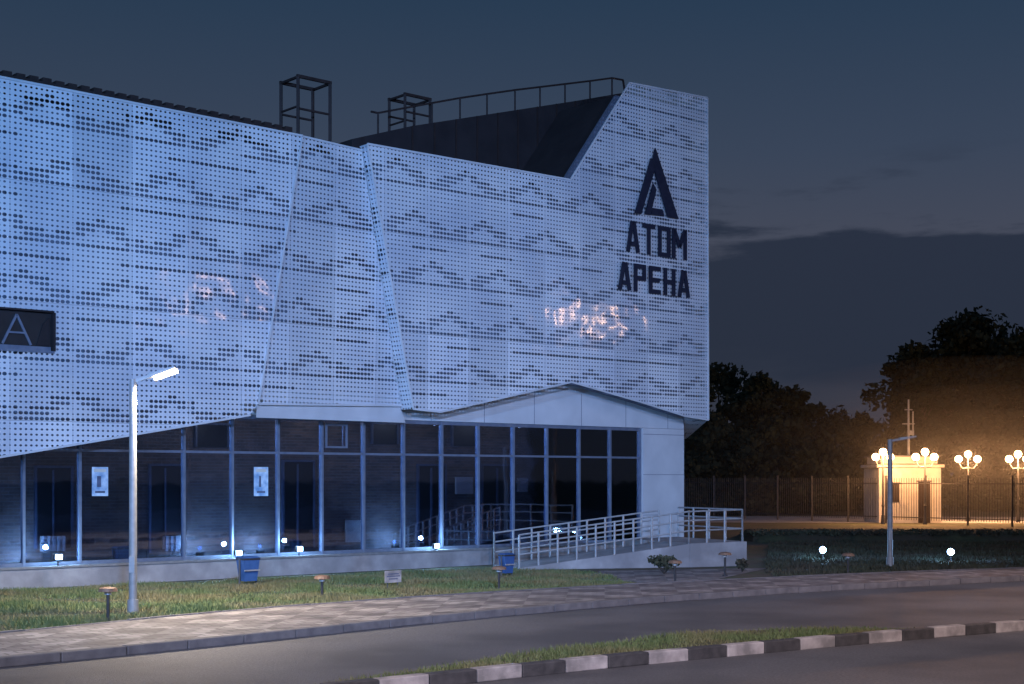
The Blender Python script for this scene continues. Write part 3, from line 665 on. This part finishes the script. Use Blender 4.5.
for i in range(90):
    x=-260+i*7+random.uniform(-3,3)
    leafy(ft,(x,230+random.uniform(-10,10),3.2),6,4,random.uniform(4.5,8),130,1.0)
ft.build('background_treeline')

# ============================================================ LIGHT
wd=bpy.data.worlds.new('World'); sc.world=wd; wd.use_nodes=True; nt=wd.node_tree; L=nt.links.new
bg=nt.nodes['Background']; out=nt.nodes['World Output']
tc=nd(nt,'ShaderNodeTexCoord'); sp=nd(nt,'ShaderNodeSeparateXYZ'); L(tc.outputs['Generated'],sp.inputs[0]); z=sp.outputs[2]
col=ramp(nt,z,[(0,(.04,.042,.058)),(.08,(.034,.043,.068)),(.155,(.058,.066,.098)),(.22,(.040,.058,.098)),(.32,(.021,.044,.084)),(.6,(.03,.06,.12)),(1,(.026,.054,.115))])
mp=nd(nt,'ShaderNodeMapping'); mp.inputs['Scale'].default_value=(3.2,3.2,17); L(tc.outputs['Generated'],mp.inputs[0])
nz=nd(nt,'ShaderNodeTexNoise'); nz.inputs['Scale'].default_value=1.6; nz.inputs['Detail'].default_value=8; nz.inputs['Roughness'].default_value=.58; L(mp.outputs[0],nz.inputs['Vector'])
ed=mth(nt,'ADD',z,mth(nt,'MULTIPLY',mth(nt,'SUBTRACT',nz.outputs[0],.5),.13))
def sm(v,a,b):
    m=nd(nt,'ShaderNodeMapRange',interpolation_type='SMOOTHSTEP'); L(v,m.inputs[0]); m.inputs[1].default_value=a; m.inputs[2].default_value=b; return m.outputs[0]
mask=mth(nt,'MULTIPLY',mth(nt,'SUBTRACT',1,sm(ed,.153,.169)),sm(ed,.0,.09))
wis=mth(nt,'MULTIPLY',sm(nz.outputs[0],.53,.64),mth(nt,'MULTIPLY',sm(z,.12,.165),mth(nt,'SUBTRACT',1,sm(z,.17,.23))))
mask=mth(nt,'MULTIPLY',mth(nt,'MAXIMUM',mask,wis),.92)
mx=nd(nt,'ShaderNodeMix',data_type='RGBA'); L(mask,mx.inputs[0]); L(col,mx.inputs[6]); mx.inputs[7].default_value=(.018,.026,.048,1)
L(mx.outputs[2],bg.inputs[0]); bg.inputs[1].default_value=1.0
sky=nd(nt,'ShaderNodeTexSky'); sky.sky_type='NISHITA'; sky.sun_disc=False; sky.sun_elevation=math.radians(-5); sky.sun_rotation=math.radians(20)
bg2=nd(nt,'ShaderNodeBackground'); L(sky.outputs[0],bg2.inputs[0]); bg2.inputs[1].default_value=.03
ad=nd(nt,'ShaderNodeAddShader'); L(bg.outputs[0],ad.inputs[0]); L(bg2.outputs[0],ad.inputs[1]); L(ad.outputs[0],out.inputs[0])
sun=bpy.data.lights.new('dusk_sun','SUN'); sun.energy=.08; sun.angle=math.radians(15); sun.color=(.6,.75,1); so=bpy.data.objects.new('dusk_sun',sun); sc.collection.objects.link(so); so.rotation_euler=(math.radians(60),0,math.radians(-40))
light('facade_flood','SPOT',(-13,3,7.5),22000,(.13,.43,1),target=fac(2,0,5),radius=.4,spot=62,blend=1)
light('facade_flood','SPOT',(2,-4,9),42000,(.24,.48,1),target=fac(10,0,5.8),radius=.4,spot=44,blend=1)
light('facade_flood','SPOT',(16,8,9),13000,(.32,.52,1),target=fac(20,0,7),radius=.4,spot=50,blend=1)
light('road_light','SPOT',(5,6,9),8000,(1,.78,.76),target=(5,20,0),radius=.3,spot=100,blend=1)
light('road_light','SPOT',(-9,6,9),5000,(1,.78,.76),target=(-6,17,0),radius=.3,spot=95,blend=1)
light('road_light','SPOT',(22,25,10.5),9000,(1,.68,.56),target=(15,27,0),radius=.3,spot=85,blend=1)

# thin ground haze around the park lamps: nested soft shells, densest near the lamps
me_=None
m=bpy.data.materials.new('mist'); m.use_nodes=True; n2=m.node_tree; n2.nodes.clear(); vo=n2.nodes.new('ShaderNodeVolumeScatter'); vo.inputs['Density'].default_value=.0016; vo.inputs['Anisotropy'].default_value=.2
oo=n2.nodes.new('ShaderNodeOutputMaterial'); n2.links.new(vo.outputs[0],oo.inputs['Volume'])
mist_root=empty('mist')
for sx,sy,szz in ((7,5,2.4),(10.5,6.5,3.8),(14,8,5.2),(18,9,6.8)):
    hz=B(); hz.sphere((0,0,0),1,'body',32); h_=hz.build('mist_layer',mist_root,smooth=True); h_.scale=(sx,sy,szz); h_.location=(26.5,80,2.6)
    h_.data.materials.clear(); h_.data.materials.append(m)
cam=bpy.data.cameras.new('camera'); cam.lens=50; cam.sensor_width=36; cam.shift_y=(HY-342)/1024; cam.clip_end=3000
co_=bpy.data.objects.new('camera',cam); sc.collection.objects.link(co_); co_.location=(0,0,CH); co_.rotation_euler=(math.radians(90),0,0); sc.camera=co_
